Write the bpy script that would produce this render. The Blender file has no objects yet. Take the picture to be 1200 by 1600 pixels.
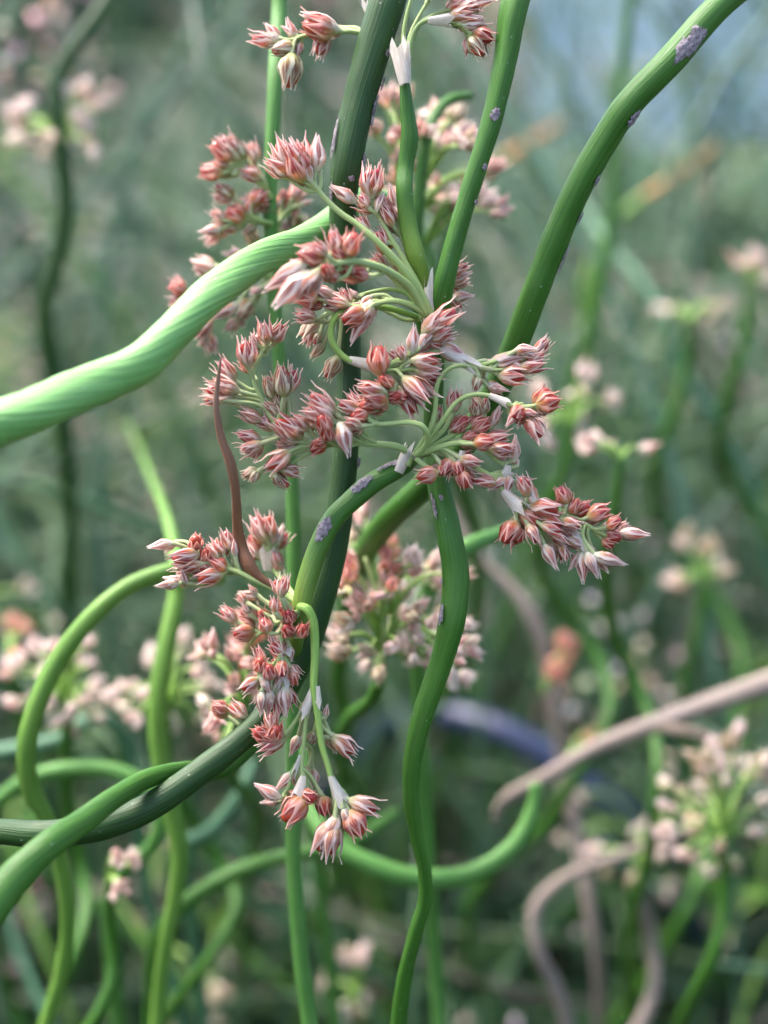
import bpy, math, random
from mathutils import Vector, Matrix, noise as mnoise
R = math.radians
rnd = random.Random(7)
scene = bpy.context.scene
COL = scene.collection

# ------------------------------------------------------------------ camera
PITCH = R(14.0); CAM_Z = 0.42; FOCUS = 0.200; FPX = 3000.0
cam_loc = Vector((0, 0, CAM_Z))
FWD = Vector((0, math.cos(PITCH), -math.sin(PITCH)))
RGT = Vector((1, 0, 0)); UPV = RGT.cross(FWD)
cd = bpy.data.cameras.new('camera'); co = bpy.data.objects.new('camera', cd); COL.objects.link(co)
co.location = cam_loc; co.rotation_euler = (math.pi/2 - PITCH, 0, 0)
cd.sensor_fit = 'HORIZONTAL'; cd.sensor_width = 24.0; cd.lens = 24.0*FPX/1200.0
cd.clip_start = 0.01; cd.clip_end = 200.0
cd.dof.use_dof = True; cd.dof.focus_distance = FOCUS; cd.dof.aperture_fstop = 12.0
scene.camera = co

# ------------------------------------------------------------------ sky, sun, exposure
SUN_DIR = Vector((-.45, .20, .86)).normalized()      # soft light from high up, a little left and beyond the flowers
SUN_EL = math.asin(SUN_DIR.z); SUN_ROT = math.atan2(SUN_DIR.x, SUN_DIR.y)
w = bpy.data.worlds.new('World'); scene.world = w; w.use_nodes = True
nt = w.node_tree; bg = nt.nodes['Background']
sky = nt.nodes.new('ShaderNodeTexSky'); sky.sky_type = 'NISHITA'; sky.sun_disc = False
sky.sun_elevation = SUN_EL; sky.sun_rotation = SUN_ROT; sky.air_density = 1.0; sky.dust_density = 4.5; sky.ozone_density = 1.0
nt.links.new(sky.outputs[0], bg.inputs[0]); bg.inputs[1].default_value = 0.12
sl = bpy.data.lights.new('sun', 'SUN'); sl.energy = 1.5; sl.angle = R(32); sl.color = (1.0, 0.975, 0.95)
so = bpy.data.objects.new('sun', sl); COL.objects.link(so)
so.rotation_euler = SUN_DIR.to_track_quat('Z', 'Y').to_euler(); so.location = (0, 0, 3)
vs = scene.view_settings; vs.view_transform = 'Standard'; vs.look = 'None'; vs.gamma = 1.0
vs.use_curve_mapping = False; vs.exposure = 2.4
scene.render.engine = 'CYCLES'
cy = scene.cycles; cy.use_denoising = True; cy.max_bounces = 6; cy.diffuse_bounces = 2; cy.use_adaptive_sampling = True; cy.adaptive_threshold = 0.04
try: cy.denoiser = 'OPENIMAGEDENOISE'
except Exception: pass

# ------------------------------------------------------------------ helpers
def W(px, py, dz=0.0):
    """photo pixel + millimetres behind the focus plane -> world point"""
    d = FOCUS + dz*0.001
    return cam_loc + FWD*d + RGT*((px-600)/FPX*d) + UPV*(-(py-800)/FPX*d)
def pxm(dz): return (FOCUS + dz*0.001)/FPX        # metres per photo pixel at that depth

class MB:
    def __init__(s): s.v=[]; s.f=[]; s.a=[]; s.c=[]
    def build(s, name, mat, parent=None, link=True):
        me = bpy.data.meshes.new(name); me.from_pydata(s.v, [], s.f)
        at = me.attributes.new('tp', 'FLOAT_VECTOR', 'POINT')
        at.data.foreach_set('vector', [x for a in s.a for x in a])
        if s.c:
            ct = me.attributes.new('tint', 'FLOAT_COLOR', 'POINT')
            ct.data.foreach_set('color', [x for c in s.c for x in (c[0], c[1], c[2], 1.0)])
        me.polygons.foreach_set('use_smooth', [True]*len(me.polygons))
        me.materials.append(mat); me.update()
        o = bpy.data.objects.new(name, me)
        if link: COL.objects.link(o)
        if parent: put(o, parent)
        return o
def put(o, parent):
    o.parent = parent
    o.matrix_parent_inverse = Matrix.Translation(parent.location).inverted()

def cr(p0, p1, p2, p3, t):
    t2, t3 = t*t, t*t*t
    return 0.5*((2*p1) + (p2-p0)*t + (2*p0-5*p1+4*p2-p3)*t2 + (3*p1-p0-3*p2+p3)*t3)
def resample(P, rad, yel, n):
    if len(P) == 2: return list(P), list(rad), list(yel)
    oP, oR, oY = [], [], []
    N = len(P)
    for i in range(N-1):
        a, b, c, d = P[max(i-1, 0)], P[i], P[i+1], P[min(i+2, N-1)]
        for k in range(n):
            t = k/n
            oP.append(cr(a, b, c, d, t)); s = t*t*(3-2*t)
            oR.append(rad[i]*(1-s)+rad[i+1]*s); oY.append(yel[i]*(1-s)+yel[i+1]*s)
    oP.append(P[-1]); oR.append(rad[-1]); oY.append(yel[-1])
    return oP, oR, oY
def frames(P):
    T = []
    for i in range(len(P)):
        t = P[min(i+1, len(P)-1)] - P[max(i-1, 0)]
        T.append(t.normalized() if t.length > 1e-9 else Vector((0, 0, 1)))
    n = T[0].orthogonal().normalized(); F = []
    for i, t in enumerate(T):
        n = (n - t*n.dot(t))
        n = n.normalized() if n.length > 1e-6 else t.orthogonal().normalized()
        F.append((t, n, t.cross(n)))
    return F
def tube(mb, P, rad, sides=10, n=6, yel=None, flat=1.0, twist=0.0, ridge=0.0, nr=7, tint=None, cap=True, phase=0.0, wob=0.0):
    """tapering tube; twist in radians per metre; returns (centres, radii)"""
    yel = yel or [0.0]*len(P)
    P, rad, yel = resample(P, rad, yel, n)
    F = frames(P); L = 0.0; base = len(mb.v)
    for i, p in enumerate(P):
        if i: L += (P[i]-P[i-1]).length
        t, a, b = F[i]; tw = twist*L + phase
        if wob: rad[i] *= 1+wob*mnoise.noise(Vector((L*90, phase+P[0].x*50, 0)))+.6*wob*mnoise.noise(Vector((L*400, 3, P[0].y*50)))
        for k in range(sides):
            th = 2*math.pi*k/sides
            rr = rad[i]*(1+ridge*math.cos(nr*th))
            x, y = rr*math.cos(th), rr*flat*math.sin(th)
            cx, cyy = x*math.cos(tw)-y*math.sin(tw), x*math.sin(tw)+y*math.cos(tw)
            mb.v.append(p + a*cx + b*cyy)
            mb.a.append((math.cos(th), math.sin(th)+2.0*0, L*1000.0))
            mb.c.append(tint if tint else (yel[i], 0, 0))
    for i in range(len(P)-1):
        for k in range(sides):
            k2 = (k+1) % sides
            mb.f.append((base+i*sides+k, base+i*sides+k2, base+(i+1)*sides+k2, base+(i+1)*sides+k))
    if cap:
        mb.f.append(tuple(base+k for k in reversed(range(sides))))
        mb.f.append(tuple(base+(len(P)-1)*sides+k for k in range(sides)))
    return P, rad

def tag(o, label, cat, group=None, kind=None):
    o['label'] = label; o['category'] = cat
    if group: o['group'] = group
    if kind: o['kind'] = kind
def thing(name, loc, label, cat, group=None):
    o = bpy.data.objects.new(name, None); COL.objects.link(o); o.location = loc
    o.empty_display_size = 0.005
    tag(o, label, cat, group); return o

# ------------------------------------------------------------------ materials
class NM:
    def __init__(s, name):
        s.m = bpy.data.materials.new(name); s.m.use_nodes = True
        s.t = s.m.node_tree; s.b = s.t.nodes['Principled BSDF']; s.out = s.t.nodes['Material Output']
    def n(s, typ, **kw):
        x = s.t.nodes.new(typ)
        for k, v in kw.items(): setattr(x, k, v)
        return x
    def l(s, a, b): s.t.links.new(a, b)
    def val(s, x, sock):
        if hasattr(x, 'is_linked'): s.l(x, sock)
        else: sock.default_value = x
    def math(s, op, a, b=0.0, clamp=False):
        x = s.n('ShaderNodeMath', operation=op); x.use_clamp = clamp
        s.val(a, x.inputs[0]); s.val(b, x.inputs[1]); return x.outputs[0]
    def mix(s, f, a, b, blend='MIX'):
        x = s.n('ShaderNodeMix', data_type='RGBA', blend_type=blend)
        s.val(f, x.inputs[0])
        for v, sk in ((a, x.inputs[6]), (b, x.inputs[7])):
            if hasattr(v, 'is_linked'): s.l(v, sk)
            else: sk.default_value = (*v, 1.0)
        return x.outputs[2]
    def sstep(s, v, lo, hi, a=0.0, b=1.0):
        x = s.n('ShaderNodeMapRange', interpolation_type='SMOOTHSTEP')
        s.val(v, x.inputs[0]); x.inputs[1].default_value = lo; x.inputs[2].default_value = hi
        x.inputs[3].default_value = a; x.inputs[4].default_value = b; return x.outputs[0]
    def attr(s, name):
        return s.n('ShaderNodeAttribute', attribute_name=name)
    def noise(s, vec, scale, detail=2.0, rough=0.5):
        x = s.n('ShaderNodeTexNoise'); s.l(vec, x.inputs['Vector'])
        x.inputs['Scale'].default_value = scale; x.inputs['Detail'].default_value = detail; x.inputs['Roughness'].default_value = rough
        return x.outputs['Fac']
    def vmul(s, v, k):
        x = s.n('ShaderNodeVectorMath', operation='MULTIPLY'); s.l(v, x.inputs[0]); x.inputs[1].default_value = k; return x.outputs[0]
    def bump(s, h, strength, dist=0.0001):
        x = s.n('ShaderNodeBump'); x.inputs['Strength'].default_value = strength; x.inputs['Distance'].default_value = dist
        s.l(h, x.inputs['Height']); s.l(x.outputs[0], s.b.inputs['Normal'])
    def translucent(s, color, fac):
        tr = s.n('ShaderNodeBsdfTranslucent'); s.val(color, tr.inputs[0]) if hasattr(color, 'is_linked') else setattr(tr.inputs[0], 'default_value', (*color, 1))
        mx = s.n('ShaderNodeMixShader'); mx.inputs[0].default_value = fac
        s.l(s.b.outputs[0], mx.inputs[1]); s.l(tr.outputs[0], mx.inputs[2]); s.l(mx.outputs[0], s.out.inputs[0])

def stem_mat(name, green, light, yellow, rough=0.46, specks=True, spec=0.3):
    m = NM(name); tp = m.attr('tp').outputs['Vector']; geo = m.n('ShaderNodeTexCoord').outputs['Object']
    stri = m.noise(m.vmul(tp, (5.0, 5.0, 0.05)), 1.6, 3.0, 0.6)
    blot = m.noise(m.vmul(tp, (1.0, 1.0, 0.10)), 1.0, 3.0)
    c = m.mix(m.sstep(blot, 0.3, 0.7), green, light)
    c = m.mix(m.sstep(stri, 0.35, 0.7, 0.0, 0.45), c, tuple(x*1.7 for x in light))
    y = m.n('ShaderNodeSeparateColor'); m.l(m.attr('tint').outputs['Color'], y.inputs[0])
    c = m.mix(y.outputs[0], c, yellow)
    wear = m.noise(m.vmul(tp, (1.3, 1.3, 0.22)), 1.7, 5.0, 0.7)
    c = m.mix(m.sstep(wear, 0.56, 0.74, 0.0, 0.5), c, tuple(0.5*(q+r) for q, r in zip(light, (0.16, 0.13, 0.06))))
    if specks:
        vo = m.n('ShaderNodeTexVoronoi'); m.l(m.vmul(tp, (1.7, 1.7, 0.75)), vo.inputs['Vector']); vo.inputs['Scale'].default_value = 1.0
        vo.inputs['Randomness'].default_value = 1.0
        sp = m.sstep(vo.outputs['Distance'], 0.05, 0.10, 1.0, 0.0)
        gate = m.sstep(m.noise(m.vmul(tp, (1.0, 1.0, 0.2)), 2.3, 1.0), 0.5, 0.58)
        c = m.mix(m.math('MULTIPLY', m.math('MULTIPLY', sp, gate), 0.75), c, (0.55, 0.56, 0.50))
    m.l(c, m.b.inputs['Base Color']); m.b.inputs['Roughness'].default_value = rough
    m.b.inputs['Specular IOR Level'].default_value = spec
    m.bump(stri, 0.6, 0.00018)
    return m.m
M = {}
M['stem_dark'] = stem_mat('stem_dark_green', (0.010, 0.035, 0.005), (0.015, 0.050, 0.008), (0.16, 0.24, 0.03))
M['stem'] = stem_mat('stem_green', (0.024, 0.090, 0.008), (0.040, 0.120, 0.012), (0.22, 0.31, 0.05))
M['stem_light'] = stem_mat('stem_light_green', (0.050, 0.145, 0.025), (0.072, 0.185, 0.036), (0.28, 0.36, 0.09), rough=0.5)
M['stem_wax'] = stem_mat('stem_waxy_pale_green', (0.10, 0.26, 0.055), (0.145, 0.32, 0.085), (0.28, 0.36, 0.09), rough=0.55, spec=.6)
M['stem_yellow'] = stem_mat('stem_yellow_green', (0.075, 0.17, 0.022), (0.11, 0.215, 0.034), (0.30, 0.36, 0.08), specks=False)
M['stem_blue'] = stem_mat('stem_blue_green', (0.045, 0.12, 0.06), (0.065, 0.15, 0.08), (0.2, 0.3, 0.08), specks=False)
M['stalk'] = stem_mat('flower_stalk_green', (0.15, 0.29, 0.04), (0.21, 0.36, 0.065), (0.52, 0.50, 0.30), rough=0.45, specks=False)
M['dry'] = stem_mat('dry_stem_tan', (0.15, 0.115, 0.095), (0.23, 0.185, 0.16), (0.32, 0.20, 0.10), rough=0.75, specks=False, spec=.2)
M['dead_tip'] = stem_mat('dead_tip_orange', (0.32, 0.15, 0.05), (0.38, 0.20, 0.07), (0.40, 0.30, 0.06), rough=0.6, specks=False)
M['brown'] = stem_mat('dry_brown_bract', (0.13, 0.050, 0.024), (0.22, 0.100, 0.055), (0.28, 0.16, 0.11), rough=0.55, specks=False)

def tepal_mat(name, cols, margin, base, tipc, ochre, tfac=0.35):
    m = NM(name); s = m.n('ShaderNodeSeparateXYZ'); tpv = m.attr('tp').outputs['Vector']; m.l(tpv, s.inputs[0])
    rv = m.n('ShaderNodeObjectInfo').outputs['Random']
    u = m.math('ABSOLUTE', s.outputs[0]); v = s.outputs[1]
    ramp = m.n('ShaderNodeValToRGB'); m.l(rv, ramp.inputs[0]); ramp.color_ramp.interpolation = 'LINEAR'
    e = ramp.color_ramp.elements
    while len(e) < len(cols): e.new(0.5)
    for i, c in enumerate(cols): e[i].position = i/(len(cols)-1); e[i].color = (*c, 1)
    comb = m.n('ShaderNodeCombineXYZ'); m.l(s.outputs[0], comb.inputs[0]); m.l(m.math('MULTIPLY', v, 0.35), comb.inputs[1]); m.l(m.math('ADD', s.outputs[2], m.math('MULTIPLY', rv, 19.0)), comb.inputs[2])
    st = m.noise(comb.outputs[0], 5.5, 2.0)
    c = ramp.outputs[0]
    c = m.mix(m.sstep(v, 0.50, 0.22), c, ochre)
    c = m.mix(m.sstep(st, 0.44, 0.66, 0.0, 0.72), c, margin)
    c = m.mix(m.sstep(u, 0.38, 0.78, 0.0, 0.95), c, margin)
    c = m.mix(m.sstep(v, 0.26, 0.02), c, base)
    c = m.mix(m.sstep(v, 0.72, 1.0, 0.0, 0.45), c, tipc)
    m.l(c, m.b.inputs['Base Color']); m.b.inputs['Roughness'].default_value = 0.42
    m.b.inputs['Specular IOR Level'].default_value = 0.45
    m.translucent(c, tfac); return m.m
M['t_b'] = tepal_mat('tepal_pale_pink', [(0.46, 0.085, 0.06), (0.54, 0.16, 0.11), (0.44, 0.11, 0.10), (0.46, 0.16, 0.08)], (0.90, 0.75, 0.68), (0.78, 0.76, 0.58), (0.92, 0.80, 0.75), (0.60, 0.33, 0.17), .42)
M['t_o'] = tepal_mat('tepal_rose', [(0.42, 0.036, 0.024), (0.50, 0.075, 0.042), (0.36, 0.030, 0.036), (0.34, 0.10, 0.035), (0.44, 0.06, 0.05)], (0.86, 0.66, 0.58), (0.60, 0.56, 0.30), (0.88, 0.72, 0.66), (0.50, 0.22, 0.085), .42)
M['t_c'] = tepal_mat('tepal_red', [(0.40, 0.026, 0.020), (0.50, 0.060, 0.028), (0.32, 0.016, 0.026), (0.46, 0.08, 0.028)], (0.78, 0.46, 0.37), (0.58, 0.42, 0.18), (0.78, 0.50, 0.44), (0.56, 0.19, 0.06), .42)
M['t_p'] = tepal_mat('tepal_cream', [(0.56, 0.28, 0.22), (0.62, 0.38, 0.30), (0.58, 0.34, 0.32), (0.58, 0.42, 0.28)], (0.92, 0.82, 0.76), (0.76, 0.74, 0.58), (0.92, 0.82, 0.78), (0.66, 0.48, 0.34), .42)
M['t_g'] = tepal_mat('tepal_olive_brown', [(0.20, 0.065, 0.03), (0.28, 0.11, 0.045), (0.24, 0.06, 0.045), (0.22, 0.11, 0.035)], (0.72, 0.64, 0.46), (0.42, 0.48, 0.20), (0.74, 0.62, 0.54), (0.30, 0.20, 0.06))
m = NM('capsule_red'); rv = m.n('ShaderNodeObjectInfo').outputs['Random']
c = m.mix(rv, (0.24, 0.012, 0.016), (0.38, 0.05, 0.022))
s_ = m.n('ShaderNodeSeparateXYZ'); m.l(m.attr('tp').outputs['Vector'], s_.inputs[0])
c = m.mix(m.sstep(s_.outputs[1], 0.55, 0.1), c, (0.45, 0.30, 0.10))
m.l(c, m.b.inputs['Base Color']); m.b.inputs['Roughness'].default_value = 0.28; M['capsule'] = m.m
m = NM('white_sheath'); tp = m.attr('tp').outputs['Vector']
f = m.noise(m.vmul(tp, (6, 6, 0.25)), 1.3, 3.0)
c = m.mix(m.sstep(f, 0.35, 0.7), (0.70, 0.60, 0.52), (0.86, 0.83, 0.78)); m.l(c, m.b.inputs['Base Color']); m.b.inputs['Roughness'].default_value = 0.5
m.translucent(c, 0.5); M['sheath'] = m.m
m = NM('grey_scale_crust'); tp = m.n('ShaderNodeTexCoord').outputs['Object']
f = m.noise(tp, 2600.0, 4.0, 0.7); c = m.mix(m.sstep(f, 0.3, 0.72), (0.10, 0.08, 0.085), (0.36, 0.30, 0.33)); m.l(c, m.b.inputs['Base Color'])
m.b.inputs['Roughness'].default_value = 0.9; m.bump(f, 0.8, 0.0002); M['crust'] = m.m
def tint_mat(name, rough=0.5, vary=0.25, transl=0.0):
    m = NM(name); c = m.attr('tint').outputs['Color']
    f = m.noise(m.vmul(m.attr('tp').outputs['Vector'], (1, 1, 0.03)), 1.5, 2.0)
    c2 = m.mix(m.sstep(f, 0.3, 0.7, 0.0, vary), c, (0.30, 0.33, 0.18)); m.l(c2, m.b.inputs['Base Color'])
    m.b.inputs['Roughness'].default_value = rough
    if transl: m.translucent(c2, transl)
    return m.m
M['thicket'] = tint_mat('thicket_stems', 0.5, 0.10)
M['flecks'] = tint_mat('thicket_flowers', 0.6, 0.1, 0.3)
M['leaf'] = tint_mat('hedge_leaves', 0.5, 0.1, 0.25)
m = NM('dark_soil'); tp = m.n('ShaderNodeTexCoord').outputs['Object']
f = m.noise(tp, 60.0, 6.0, 0.65); c = m.mix(m.sstep(f, 0.3, 0.7), (0.010, 0.009, 0.007), (0.035, 0.030, 0.024)); m.l(c, m.b.inputs['Base Color'])
m.b.inputs['Roughness'].default_value = 0.95; m.bump(f, 1.0, 0.01); M['soil'] = m.m
m = NM('blue_hose'); m.b.inputs['Base Color'].default_value = (0.024, 0.034, 0.080, 1); m.b.inputs['Roughness'].default_value = 0.35; M['hose'] = m.m
m = NM('pale_blue_sheeting'); tp = m.n('ShaderNodeTexCoord').outputs['Object']
f = m.noise(tp, 1.3, 3.0); c = m.mix(m.sstep(f, 0.3, 0.7), (0.36, 0.48, 0.56), (0.48, 0.60, 0.66)); m.l(c, m.b.inputs['Base Color']); m.b.inputs['Roughness'].default_value = 0.5; M['sheeting'] = m.m

# ------------------------------------------------------------------ setting
def sheet(name, x0, x1, y0, y1, nx, ny, hz, mat):
    mb = MB()
    for j in range(ny+1):
        for i in range(nx+1):
            x = x0+(x1-x0)*i/nx; y = y0+(y1-y0)*j/ny
            mb.v.append(Vector((x, y, hz(x, y)))); mb.a.append((x, y, 0))
    for j in range(ny):
        for i in range(nx):
            a = j*(nx+1)+i; mb.f.append((a, a+1, a+nx+2, a+nx+1))
    return mb.build(name, mat)
g = sheet('ground', -30, 30, -10, 50, 150, 150, lambda x, y: 0.02*mnoise.noise(Vector((x*1.3, y*1.3, 0)))-0.02, M['soil'])
g['kind'] = 'structure'

# ------------------------------------------------------------------ flower meshes (unit length along +Z)
def tepal(mb, ang, L, rp, wmax, rows, cols, r0, tid, rr, lean=0.0, wpk=0.36):
    ca, sa = math.cos(ang), math.sin(ang); base = len(mb.v)
    for j in range(rows+1):
        v = j/rows
        # radius profile, interpolated from rp list
        q = v*(len(rp)-1); i = min(int(q), len(rp)-2); t = q-i; t = t*t*(3-2*t)
        r = rp[i]*(1-t)+rp[i+1]*t
        wv = wmax*(0.30+0.70*math.sin(math.pi/2*v/wpk)) if v < wpk else wmax*(((1-v)/(1-wpk))**1.25*.8+.2*(1-v)/(1-wpk))
        wv = max(wv, 0.005)
        for k in range(cols+1):
            u = -1+2*k/cols; x = wv*u
            rad = r - 0.55*x*x/max(r, 0.09) - (0.012 if k in (0, cols) else 0.0) + 0.010*(1-abs(u)) + lean*x
            z = v*L
            mb.v.append(Vector((rad*ca - x*sa, rad*sa + x*ca, z)))
            mb.a.append((u, v, tid*3.1))
    for j in range(rows):
        for k in range(cols):
            a = base+j*(cols+1)+k; mb.f.append((a, a+1, a+cols+2, a+cols+1))
def flower_mesh(kind, seed):
    rr = random.Random(seed); mb = MB()
    P = {'b': dict(o=[.05, .15, .185, .15, .07, .02], i=[.04, .12, .15, .12, .06, .02], L=(1.0, .93), w=.150),
         'o': dict(o=[.06, .18, .235, .23, .20, .22], i=[.05, .15, .19, .18, .14, .11], L=(1.0, .92), w=.148),
         'c': dict(o=[.08, .25, .31, .29, .23, .27], i=[.07, .22, .28, .26, .19, .17], L=(1.0, .95), w=.19),
         'p': dict(o=[.06, .19, .24, .22, .17, .18], i=[.05, .16, .20, .17, .12, .09], L=(1.0, .92), w=.16),
         'g': dict(o=[.07, .23, .27, .23, .17, .16], i=[.06, .19, .23, .20, .13, .10], L=(1.0, .95), w=.19)}[kind]
    for k in range(6):
        outer = k % 2 == 0
        rp = [x*(1+rr.uniform(-.10, .10)) for x in (P['o'] if outer else P['i'])]
        spread = rr.uniform(-.05, .09) if kind != 'b' else rr.uniform(-.01, .04)
        rp[-1] = max(.012, rp[-1]+spread); rp[-2] = max(.02, rp[-2]+spread*.4)
        tepal(mb, k*math.pi/3+rr.uniform(-.14, .14), (P['L'][0] if outer else P['L'][1])*rr.uniform(.90, 1.04), rp, P['w']*rr.uniform(.85, 1.12), 10, 4, .05, k+seed, rr, rr.uniform(-.25, .25))
    o = mb.build('flower', M['t_'+kind], link=False); me = o.data; bpy.data.objects.remove(o); return me
def capsule_mesh(kind):
    mb = MB(); H = {'p': .7, 'b': .70, 'o': .78, 'c': .86, 'g': .86}[kind]; RM = {'p': .12, 'b': .11, 'o': .165, 'c': .235, 'g': .20}[kind]; S, N = 12, 9
    for j in range(N+1):
        v = j/N; r = RM*(math.sin(math.pi*min(1, .12+.88*v))**.6 if v < .97 else 0.10)
        r = RM*max(.05, (math.sin(math.pi*(.10+.84*v)))**.7)
        for k in range(S):
            th = 2*math.pi*k/S; q = r*(1+.10*math.cos(3*th))
            mb.v.append(Vector((q*math.cos(th), q*math.sin(th), .06+v*(H-.06)))); mb.a.append((0, v, 0))
    for j in range(N):
        for k in range(S):
            k2 = (k+1) % S; mb.f.append((j*S+k, j*S+k2, (j+1)*S+k2, (j+1)*S+k))
    mb.f.append(tuple(N*S+k for k in range(S)))
    o = mb.build('capsule', M['capsule'], link=False); me = o.data; bpy.data.objects.remove(o); return me
FL = {k: [flower_mesh(k, 11*i+ord(k)) for i in range(4)] for k in 'bocgp'}
CP = {k: capsule_mesh(k) for k in 'bocgp'}
WF = {'b': 1.0, 'o': 1.0, 'c': 1.0, 'g': 1.0}
def add_flower(parent, base, direction, length, kind, capsule=True, wide=1.0, rr=rnd):
    o = bpy.data.objects.new('flower', rr.choice(FL[kind])); COL.objects.link(o)
    q = direction.to_track_quat('Z', 'Y').to_matrix().to_4x4() @ Matrix.Rotation(rr.uniform(0, 6.28), 4, 'Z')
    wv = length*wide*rr.uniform(.92, 1.12)
    o.parent = parent
    o.matrix_parent_inverse = Matrix.Translation(parent.location).inverted()
    o.matrix_basis = Matrix.Translation(base) @ q @ Matrix.Diagonal((wv, wv, length, 1))
    if capsule:
        c = bpy.data.objects.new('capsule', CP[kind]); COL.objects.link(c); c.parent = o
    return o

# ------------------------------------------------------------------ rush building blocks
CUR = {}
def ground_z(x, y): return 0.02*mnoise.noise(Vector((x*1.3, y*1.3, 0)))-0.02
def to_ground(P, rad, foot, r_end=None):
    """carry the low end of a stem on, in a bend, down to its foot on the ground"""
    t = (P[-1]-P[-2]).normalized(); L = 0.05
    f = Vector((foot[0], foot[1], ground_z(*foot)-0.005))
    a = P[-1] + t*L; b = Vector((f.x*.85+a.x*.15, f.y*.85+a.y*.15, max(0.05, a.z*.45)))
    r = r_end or rad[-1]
    return P+[a, b, f], rad+[r, r*1.05, r*1.1]
def stem_pts(pts):
    P = [W(x, y, dz) for x, y, wd, dz, *_ in pts]; rad = [wd*.5*pxm(dz) for x, y, wd, dz, *_ in pts]
    yel = [(p[4] if len(p) > 4 else 0.0) for p in pts]
    return P, rad, yel
def rush(pts, mat, label, foot=None, group=None, flat=1.0, twist=0.0, ridge=0.0, sides=20, n=8, tip=None, name='corkscrew_rush', cat='rush', nr=7, phase=0.0):
    P, rad, yel = stem_pts(pts)
    if tip:   # carry on the upper end to a tapered point: list of (px,py,width,dz)
        tP, tr, ty = stem_pts(tip); P, rad, yel = tP+P, tr+rad, ty+yel
    if foot:
        P, rad = to_ground(P, rad, foot); yel = yel+[yel[-1]]*3
    loc = Vector((foot[0], foot[1], ground_z(*foot))) if foot else P[-1]
    t = thing(name, loc, label, cat, group)
    mb = MB(); cP, cR = tube(mb, P, rad, sides, n, yel, flat, twist, ridge, nr, phase=phase, wob=.07)
    mb.build('stem', M[mat], t)
    t_info = (cP, cR); CUR[t.name] = t_info
    return t
def crust(t, px, py, length_px, width_px, ang=0.0, seed=0, bulge=1.09, dz=0):
    """grey scaly crust sitting on the stem where the photo shows it"""
    cP, cR = CUR[t.name]
    def proj(p):
        d = p-cam_loc; z = d.dot(FWD); return 600+FPX*d.dot(RGT)/z, 800-FPX*d.dot(UPV)/z
    best = min(range(1, len(cP)-1), key=lambda i: (proj(cP[i])[0]-px)**2+(proj(cP[i])[1]-py)**2)
    N, A = 26, 18; mb = MB(); keep = {}
    T = (cP[best+1]-cP[best-1]).normalized()
    Lm = length_px*pxm(dz)*.5; rr = random.Random(seed)
    for j in range(N+1):
        s = (j/N*2-1)
        q = s*Lm; i = best; acc = 0.0; step = 1 if q > 0 else -1      # walk along the stem
        p = cP[i].copy(); rem = abs(q)
        while rem > 0 and 0 < i+step < len(cP)-1:
            seg = (cP[i+step]-p); L = seg.length
            if L >= rem: p = p+seg*(rem/L); rem = 0
            else: rem -= L; p = cP[i+step].copy(); i += step
        r = cR[i]; tt = (cP[min(i+1, len(cP)-1)]-cP[max(i-1, 0)]).normalized()
        view = (cam_loc-p).normalized(); nrm = (view-tt*view.dot(tt)).normalized(); bi = tt.cross(nrm)
        wa = width_px*pxm(dz)*.5/r
        for k in range(A+1):
            u = k/A*2-1; th = ang+u*min(wa, 1.5)
            h = mnoise.noise(Vector((j*.45, k*.45, seed*3.7))); e = s*s+u*u+.75*mnoise.noise(Vector((j*.28, k*.28, seed*5.1)))
            keep[(j, k)] = e < .85
            rad = r*(1.0+(bulge-1)*(1.0+.8*h)*max(0.0, min(1.0, (.95-e)*2.0)))+0.000015
            mb.v.append(p+(nrm*math.cos(th)+bi*math.sin(th))*rad); mb.a.append((u, s, 0))
    for j in range(N):
        for k in range(A):
            if keep[(j, k)] and keep[(j+1, k+1)] and keep[(j+1, k)]:
                a = j*(A+1)+k; mb.f.append((a, a+1, a+A+2, a+A+1))
    if mb.f: mb.build('grey_crust', M['crust'], t)

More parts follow.
